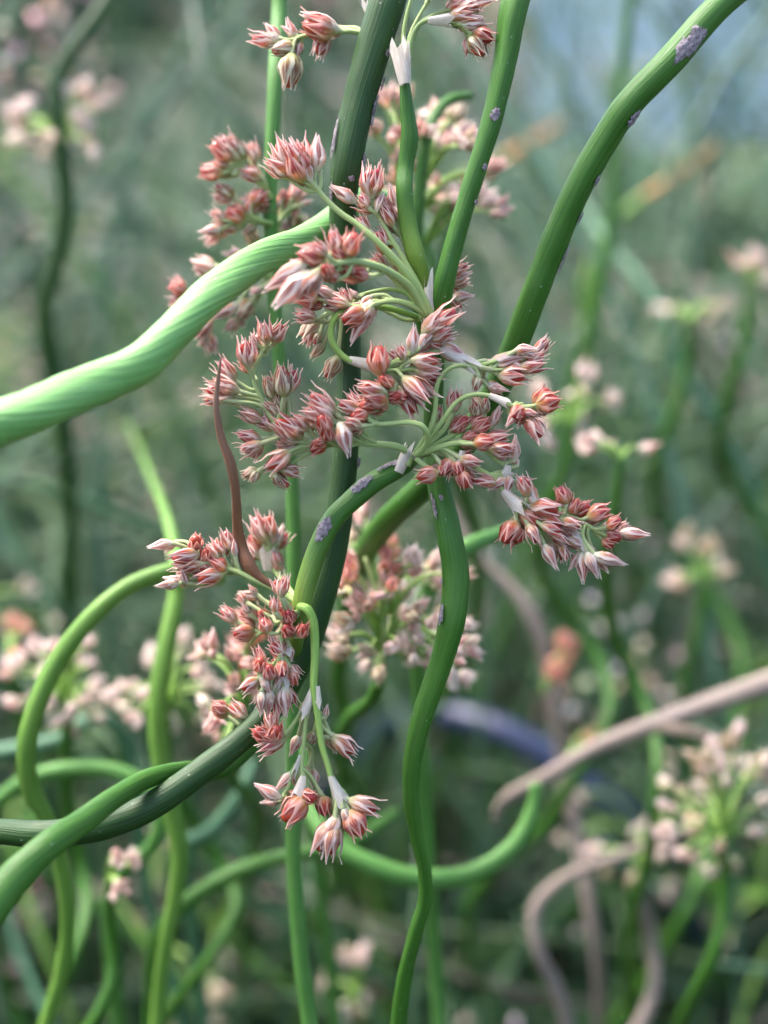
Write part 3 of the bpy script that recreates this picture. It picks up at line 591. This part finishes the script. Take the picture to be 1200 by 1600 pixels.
cluster(K, 575, 920, 45, 40, 31, 29, 'cobo', (595,1000), 61, 35); cluster(K, 605, 985, 80, 55, 32, 68, 'bgpp', (600,1020), 62, 35); cluster(K, 680, 890, 40, 32, 32, 17, 'ppo', (605,960), 63, 35); cluster(K, 700, 1020, 42, 52, 33, 25, 'ppb', (610,1000), 64, 35); cluster(K, 560, 840, 22, 32, 32, 12, 'bgb', (590,930), 65, 35); cluster(K, 605, 880, 10, 18, 32, 5, 'cc', (590,940), 66, 35)
N3 = rush([(378,1100,16,28),(352,1150,18,40),(360,1210,18,65),(400,1270,18,95),(390,1360,18,130)], 'stem', 'short stem with a hazy rose cluster just left of the lower flowers', foot=(-.05, .5))
cluster(N3, 355, 1060, 40, 75, 31, 39, 'obbo', (385,1110), 71, 35); cluster(N3, 335, 1130, 32, 45, 33, 15, 'ppo', (375,1120), 72, 35); cluster(N3, 385, 990, 22, 40, 32, 10, 'oc', (385,1090), 73, 35)

def bare(pts, mat, label, foot, cl=(), group=None, flat=.9, name='corkscrew_rush', cat='rush', tip=None):
    t = rush(pts, mat, label, foot, group, flat, 25, .01, 12, 6, tip, name, cat)
    for c_ in cl: cluster(t, *c_)
    return t
bare([(345,905,22,36),(305,890,25,32),(262,893,26,30),(200,917,28,29),(142,965,30,28),(92,1030,31,28),(58,1100,31,28),(41,1170,31,29),(48,1232,31,31),(75,1285,29,33),(97,1360,27,36),(106,1440,26,39),(96,1520,26,42),(72,1600,26,45)], 'stem_yellow', 'yellowish green stem arching in a wide open loop at the left', (-.10, .36))
bare([(200,660,5,150),(232,735,12,100),(258,800,17,66),(276,880,24,48),(275,930,27,46),(262,1000,30,45),(248,1080,32,45),(248,1160,33,46),(262,1240,33,47),(280,1330,31,49),(272,1410,29,51),(255,1500,27,53),(246,1600,27,56)], 'stem_yellow', 'yellow green stem rising upright through the loop at the left', (-.07, .40))
bare([(-40,1290,26,66),(30,1226,28,64),(100,1202,28,63),(180,1204,28,62),(234,1235,28,61),(250,1282,27,61),(234,1326,26,62),(200,1352,25,64),(170,1420,24,70),(180,1560,24,80)], 'stem_light', 'soft green stem curled over into a hook above the small pale flower tuft', (-.08, .42))
bare([(-40,1180,26,85),(40,1168,26,84),(110,1150,25,84),(150,1120,22,86),(200,1180,22,95),(230,1400,22,110)], 'stem_blue', 'faint blue green stem lying level behind the loop', (-.10, .47))
bare([(620,1270,18,75),(540,1318,24,70),(440,1340,27,68),(370,1362,29,67),(310,1396,30,66),(262,1440,30,67),(240,1500,28,70),(236,1610,28,75)], 'stem', 'out-of-focus green stem bowing up from the lower left towards the hanging flowers', (-.07, .42))
bare([(838,1225,22,60),(832,1268,26,60),(800,1325,30,59),(735,1366,33,58),(650,1372,34,57),(575,1350,32,57),(515,1312,28,58),(480,1250,24,62),(470,1150,22,68),(490,1300,22,80),(520,1550,22,100)], 'stem_light', 'soft green stem hanging in a broad U behind the ribbon stem', (.0, .46))
bare([(395,1190,18,90),(378,1235,22,88),(335,1295,26,88),(290,1330,26,90),(300,1450,24,100),(320,1600,24,112)], 'stem_blue', 'greyish green curved stem in the shade below the twined stems', (-.06, .46))
bare([(905,790,14,60),(840,815,20,52),(780,835,26,46),(725,858,30,42),(680,900,28,42),(655,990,26,45),(660,1200,24,55),(680,1500,24,70)], 'stem_light', 'light green stem bending off to the right behind the ribbon stem', (.02, .42))
bare([(180,-20,20,118),(150,25,22,116),(118,72,24,115),(95,110,25,115),(88,150,26,115),(95,230,28,116),(103,310,28,118),(92,390,28,120),(74,460,28,122),(72,530,28,125),(88,620,28,130),(110,800,26,140),(100,1100,26,160)], 'stem_dark', 'dark wavy stem with a pale pink cluster high at the left', (-.12, .50), cl=[(92,190,80,62,116,44,'ppb',(95,225),81,34)])
bare([(900,300,10,240),(945,375,20,225),(1000,440,22,215),(1040,500,22,210),(1060,570,22,210),(1105,640,22,210),(1150,710,22,212),(1185,790,22,215),(1210,900,22,220)], 'stem_blue', 'blue green wavy stem slanting down at the right behind the arching stem', (.10, .52))
t_ = bare([(1010,305,16,230),(960,350,20,230),(930,400,21,230),(916,470,22,232),(925,560,22,236),(900,680,22,250),(950,820,22,280)], 'stem_yellow', 'yellowish stem at the right ending in a dead orange tip', (.10, .66))
mb = MB(); P_, r_, y_ = stem_pts([(1005,308,16,230),(1035,290,17,230),(1075,262,13,231),(1120,225,6,232)]); tube(mb, P_, r_, 10, 6, [0]*4); mb.build('dead_tip', M['dead_tip'], t_)
t_ = bare([(790,248,16,260),(740,275,18,260),(700,300,18,260),(690,380,18,265),(700,600,18,290)], 'stem_yellow', 'distant pale stem with an orange tip slanting up between the thick stems', (.05, .68))
mb = MB(); P_, r_, y_ = stem_pts([(785,250,16,260),(830,222,16,260),(885,186,6,260)]); tube(mb, P_, r_, 10, 6, [0]*3); mb.build('dead_tip', M['dead_tip'], t_)
R_ = bare([(772,1290,8,95),(780,1262,18,94),(800,1242,26,93),(850,1215,29,92),(930,1168,31,91),(1020,1132,34,90),(1110,1098,36,90),(1215,1062,38,90),(1330,1030,36,95),(1450,1100,34,110)], 'dry', 'dead grey tan stalk lying slantwise across the lower right', (.24, .40), cat='dead stalk', name='dead_rush_stalk', flat=.8)
mb = MB(); P_, r_, y_ = stem_pts([(1022,1131,20,89),(1060,1140,18,88),(1095,1148,18,88),(1118,1170,16,88),(1135,1205,12,90)]); tube(mb, P_, r_, 10, 6, [.3]*5, flat=.4, twist=80); mb.build('dead_leaf', M['dry'], R_)
bare([(1010,1320,14,112),(950,1345,18,110),(890,1368,20,108),(845,1405,22,108),(833,1445,22,108),(845,1495,23,108),(872,1550,24,110),(892,1620,24,112)], 'dry', 'dead tan stalk bent in an arc at the lower right', (.06, .44), cat='dead stalk', name='dead_rush_stalk')
bare([(700,790,10,130),(740,860,16,128),(800,920,20,126),(840,980,22,125),(860,1060,22,126),(880,1200,22,130)], 'dry', 'thin dead brownish stalk slanting down beside the ribbon stem', (.05, .48), cat='dead stalk', name='dead_rush_stalk', cl=[(858,1040,30,32,118,8,'cc',(850,1080),91,36),(935,1152,24,28,120,6,'co',(880,1200),92,34)])
# soft flower heads with stems of their own
def head(cx, cy, rx, ry, dz, n, kinds, seed, label, foot, mat='stem', lpx=31, sway=0):
    r2 = random.Random(seed*7); am = r2.uniform(25, 70); ph = r2.uniform(0, 6.28); sl_ = r2.uniform(-160, 160)
    pts = [(cx, cy+ry*.4, 13, dz)]
    for k in range(1, 11):
        q = k/10; pts.append((cx+sl_*q*q+am*min(1, q*2)*(math.sin(ph+q*7.5)-math.sin(ph)), cy+ry*.4+q*620, 15+7*min(1, q*3), dz+45*q+14*math.cos(ph+q*7.5)*min(1, q*2)))
    t = rush(pts, mat, label, foot, None, .9, 20, 0, 10, 4)
    cluster(t, cx, cy, rx, ry, dz, n, kinds, (cx, cy+ry*.45), seed, lpx); return t
head(105, 1065, 95, 62, 70, 60, 'pppb', 101, 'broad pale pink flower head hanging inside the left loop', (-.12, .44))
head(262, 1070, 80, 65, 74, 50, 'pppb', 107, 'pale flower head behind the yellow green upright stem', (-.08, .46))
head(168, 1365, 50, 34, 55, 12, 'ppb', 102, 'small pale pink flower tuft below the twined stems', (-.08, .40))
head(968, 706, 48, 26, 68, 12, 'ppb', 103, 'small pale flower tuft right of the central cluster', (.09, .42))
head(893, 640, 55, 60, 95, 26, 'ppb', 104, 'pale blurred flower head just behind the right arm of the central cluster', (.07, .46))
head(1130, 1265, 95, 105, 78, 80, 'ppg', 105, 'large cream flower head at the right below the dead stalk', (.16, .44))
head(1170, 432, 40, 25, 150, 12, 'pb', 106, 'pink blurred flower tuft far right level with the upper cluster', (.14, .54))
head(1075, 485, 45, 30, 165, 12, 'pg', 108, 'faint beige flower tuft between the blue green stem and the right edge', (.12, .58))
head(1000, 1335, 75, 35, 112, 18, 'pgp', 109, 'withered tan flower head on the curled dead stalk', (.08, .48), 'dry')
head(15, 1000, 30, 40, 105, 7, 'co', 110, 'orange pink flower tuft at the far left beside the loop', (-.16, .50))
head(1100, 890, 60, 40, 140, 18, 'pg', 111, 'dim cream flower head at the right above the dead stalk', (.12, .52))
head(560, 1530, 50, 50, 120, 16, 'gp', 112, 'dim greenish flower head low down beside the ribbon stem', (-.01, .46))

# blue hose lying through the rushes
mb = MB(); P_, r_, y_ = stem_pts([(540,1210,36,260),(600,1140,42,240),(670,1116,42,225),(760,1132,44,215),(850,1178,46,210),(930,1240,47,208),(1000,1300,47,214),(1050,1400,46,240)])
P_, r_ = to_ground(P_, r_, (.12, .52)); P_, r_ = to_ground(P_[::-1], r_[::-1], (-.04, .60))
tube(mb, P_, r_, 16, 6); ho = mb.build('garden_hose', M['hose']); tag(ho, 'dark blue hose running half hidden through the rush thicket', 'hose')

# ================================================================== the thicket
def wavy(rr, foot, L, lean, amp, turns, n, r, loop=0.0):
    """corkscrewing stem grown step by step from its foot: heads up, curls as it goes, the top arches over"""
    d = Vector((lean[0]*2, lean[1]*2, 1)).normalized(); P = [Vector((foot[0], foot[1], ground_z(*foot)-.01))]; Rr = [r]
    ax = Vector((rr.gauss(0, 1), rr.gauss(0, 1), rr.gauss(0, .5))).normalized(); k = turns*6.283/n
    for i in range(1, n):
        t = i/(n-1); ax = (ax+Vector((rr.gauss(0, 1), rr.gauss(0, 1), rr.gauss(0, 1)))*.25).normalized()
        d = Matrix.Rotation(k*min(1, .25+t), 3, ax) @ d
        d = (d+Vector((lean[0], lean[1], .55*(1-t)-.10*loop*t))*.6).normalized()
        p = P[-1]+d*(L/(n-1))
        if p.z < .012: p.z = .012; d = Vector((d.x, d.y, abs(d.z)*.3+.1)).normalized()
        P.append(p); Rr.append(r*(1-.6*t**3))
    return P, Rr
def px_of(p):
    d = p-cam_loc; z = d.dot(FWD); return (600+FPX*d.dot(RGT)/z, 800-FPX*d.dot(UPV)/z, z)
def over_hose(P):      # keep the stretch of hose that the photo shows in view
    return any(640 < q[0] < 990 and 1070 < q[1] < 1310 and q[2] < .37 for q in map(px_of, P))
# nearer ones, one by one
rr = random.Random(99); made = 0; tries = 0
GRP = 'blurred rushes in the thicket'
SHADES = {'stem': 'mid green', 'stem_light': 'light green', 'stem_blue': 'blue green', 'stem_dark': 'dark green', 'stem_yellow': 'yellow green', 'dry': 'dead tan'}
while made < 230 and tries < 6000:
    tries += 1
    d = rr.uniform(.34, .90); x = rr.uniform(-.26, .26)*d*1.15; foot = (x, d)
    P, Rr = wavy(rr, foot, rr.uniform(.30, .66), (rr.uniform(-.25, .25), rr.uniform(-.12, .22)), 0, rr.uniform(.7, 3.2), 20, rr.uniform(.0008, .0014), rr.random())
    if sum(p.z < .03 for p in P) > 4 or over_hose(P): continue
    if min(px_of(p)[2] for p in P) < .285+.05*rr.random(): continue
    if not any(0 < px_of(p)[0] < 1200 and 0 < px_of(p)[1] < 1600 for p in P[6:]): continue
    dead = made % 9 == 1; has = made % 5 in (0, 3) and not dead
    mt = 'dry' if dead else rr.choice(['stem', 'stem', 'stem_light', 'stem_blue', 'stem_dark', 'stem_yellow'])
    lab = 'blurred %s wavy stem %s in the thicket' % (SHADES[mt], 'topped by pale flowers' if has else 'without flowers')
    t = thing('corkscrew_rush' if not dead else 'dead_rush_stalk', P[0], lab, 'dead stalk' if dead else 'rush', ('flowering ' if has else 'bare ')+SHADES[mt]+' '+GRP)
    mb = MB(); tube(mb, P, Rr, 8, 3, [0.0]*len(P), flat=.85, twist=20); mb.build('stem', M[mt], t)
    if has:
        nd = P[15]; qx, qy, qz = px_of(nd)
        cluster(t, qx+rr.uniform(-20, 20), qy-10, .018/qz*FPX*rr.uniform(.7, 1.3), .016/qz*FPX*rr.uniform(.7, 1.3), (qz-FOCUS)*1000, rr.randint(14, 24), rr.choice(['ppb', 'ppg', 'ppp']), (qx, qy), 300+made, .0029/qz*FPX, False, 12)
    made += 1
# the mass beyond
rr = random.Random(5)
mb = MB(); fl = MB()
def fleck(c, L, col):
    d = Vector((rr.gauss(0, 1), rr.gauss(0, 1), rr.gauss(0, 1)+.3)).normalized(); a = d.orthogonal().normalized(); b_ = d.cross(a); i = len(fl.v); wv = L*.27
    for p in (c-d*L*.5, c+a*wv, c+b_*wv, c-a*wv, c-b_*wv, c+d*L*.5): fl.v.append(p); fl.a.append((0, 0, 0)); fl.c.append(col)
    for q in ((0,2,1),(0,3,2),(0,4,3),(0,1,4),(5,1,2),(5,2,3),(5,3,4),(5,4,1)): fl.f.append(tuple(i+k for k in q))
GREENS = [(.036, .140, .040), (.058, .190, .062), (.050, .180, .095), (.085, .230, .085), (.100, .215, .05), (.026, .110, .035), (.075, .200, .120)]
DEADS = [(.26, .21, .17), (.16, .12, .09), (.30, .25, .20)]
PINKS = [(.78, .66, .60), (.70, .50, .45), (.80, .74, .66), (.66, .58, .46), (.74, .58, .55)]
for k in range(12500):
    d = -.7+1.2*rr.random() if k % 3 == 0 else .40+3.0*rr.random()**2.5; x = rr.uniform(-.34, .34)*(max(d, .1)+.40)
    if d < .40: x = rr.choice((-1, 1))*rr.uniform(.20, .60) if d > -.25 else rr.uniform(-.6, .6)     # unseen stems beside and behind the viewer, added to shade the lower background
    P, Rr = wavy(rr, (x, d), rr.uniform(.24, .46) if d > .95 and x > .02*d else rr.uniform(.34, .72), (rr.uniform(-.3, .3), rr.uniform(-.25, .3)), 0, rr.uniform(.6, 3.0), 13, rr.uniform(.0008, .0015), rr.random())
    if d > .4 and min(px_of(p)[2] for p in P) < .34: continue
    if d > .4 and (over_hose(P) or (d > 2.3 and x > .0)): continue
    if d <= .4 and min((p-Vector((0, p.y, p.z))).length for p in P) < .15 and d > -.3: continue
    if d <= -.3 and min((p-cam_loc).length for p in P) < .12: continue
    dead = rr.random() < .08; cl = rr.choice(DEADS if dead else GREENS); v = rr.uniform(.75, 1.3)
    tube(mb, P, Rr, 5 if .4 < d < .9 else 3, 2 if d < 1.3 else 1, tint=tuple(c*v*(.42 if dead else .45) for c in cl), cap=False)
    if d > .3 and rr.random() < (.10 if d < .9 else .44):
        nd = P[rr.choice((8, 9, 10))]; col = rr.choice(PINKS)
        for q in range(rr.randint(24, 40)):
            fleck(nd+Vector((rr.gauss(0, .010), rr.gauss(0, .010), rr.gauss(.003, .008))), .0044*rr.uniform(.8, 1.3), tuple(c*rr.uniform(.75, 1.2) for c in col))
o = mb.build('rush_thicket', M['thicket']); tag(o, 'dense blurred thicket of wavy green rush stems filling the background', 'rushes', None, 'stuff')
o = fl.build('thicket_flowers', M['flecks']); tag(o, 'countless faint pinkish flowers scattered through the far thicket', 'flowers', None, 'stuff')
# leaf litter of dead stems low on the ground
mb = MB()
for k in range(900):
    d = .35+1.3*rr.random(); x = rr.uniform(-.34, .34)*(d+.2); a = rr.uniform(0, 6.28); L = rr.uniform(.04, .12); z = rr.uniform(.0, .05)
    c = Vector((x, d, ground_z(x, d)+z)); v = Vector((math.cos(a), math.sin(a), rr.uniform(-.15, .25)))*L; s = Vector((rr.uniform(-1, 1), rr.uniform(-1, 1), rr.uniform(0, 1)))*L*.3
    tube(mb, [c-v, c+s, c+v], [.0012, .0014, .0009], 5, 4, tint=tuple(q*rr.uniform(.15, .45) for q in rr.choice(DEADS+GREENS[:3])), cap=False)
o = mb.build('stem_litter', M['thicket']); tag(o, 'tangle of fallen dead and green stems on the dark soil', 'litter', None, 'stuff')

# ------------------------------------------------------------------ far background: hedge and pale blue sheeting
def hedge(name, x0, x1, y, depth, h, n, cols, label):
    mb = MB(); r2 = random.Random(len(label)); t = thing(name, (0.5*(x0+x1), y, 0), label, 'hedge')
    for k in range(n):
        u = r2.random(); x = x0+(x1-x0)*u; z = h*(r2.random()**.8)*(.8+.25*mnoise.noise(Vector((x*1.5, y, 3)))); yy = y+r2.uniform(0, depth)
        c = Vector((x, yy, z)); nrm = Vector((r2.gauss(0, 1), r2.gauss(-.6, 1), r2.gauss(.5, 1))).normalized(); a = nrm.orthogonal().normalized(); b_ = nrm.cross(a); L = r2.uniform(.03, .06); i = len(mb.v)
        col = tuple(q*r2.uniform(.6, 1.4) for q in r2.choice(cols))
        for p in (c-a*L, c+b_*L*.45, c+a*L, c-b_*L*.45): mb.v.append(p); mb.a.append((0, 0, 0)); mb.c.append(col)
        mb.f.append((i, i+1, i+2, i+3))
    f = mb.build('foliage', M['leaf'], t); f['kind'] = 'stuff'
    for k in range(9):
        x = x0+(x1-x0)*(k+.5)/9; m2 = MB(); tube(m2, [Vector((x, y+depth*.5, -.05)), Vector((x+.05, y+depth*.5, h*.4)), Vector((x-.03, y+depth*.55, h*.75))], [.02, .015, .006], 8, 4, tint=(.12, .09, .06)); m2.build('trunk', M['thicket'], t)
hedge('leafy_hedge', -2.6, .15, 4.4, .9, 1.3, 16000, [(.03, .10, .03), (.05, .15, .05), (.02, .07, .03)], 'dark green leafy hedge far behind at the upper left')
hedge('leafy_shrub', .05, 2.4, 2.15, .4, .30, 6000, [(.10, .20, .10), (.16, .24, .12), (.20, .22, .14)], 'low grey green shrub far behind at the upper right')
sh = thing('sheeting_screen', (1.4, 2.7, 0), 'pale blue sheeting screen far behind at the upper right', 'screen')
mb = MB(); N_ = 60
for i in range(N_+1):
    x = .19+3.4*i/N_
    for z in (-.02, 1.3): mb.v.append(Vector((x, 2.7+.02*math.sin(i*1.1), z))); mb.a.append((0, 0, 0))
for i in range(N_): mb.f.append((2*i, 2*i+2, 2*i+3, 2*i+1))
mb.build('sheet', M['sheeting'], sh)
for k in range(6):
    x = .22+k*.66; m2 = MB(); tube(m2, [Vector((x, 2.75, -.05)), Vector((x, 2.75, .6)), Vector((x, 2.75, 1.35))], [.025]*3, 10, 2, tint=(.3, .3, .3)); m2.build('post', M['thicket'], sh)
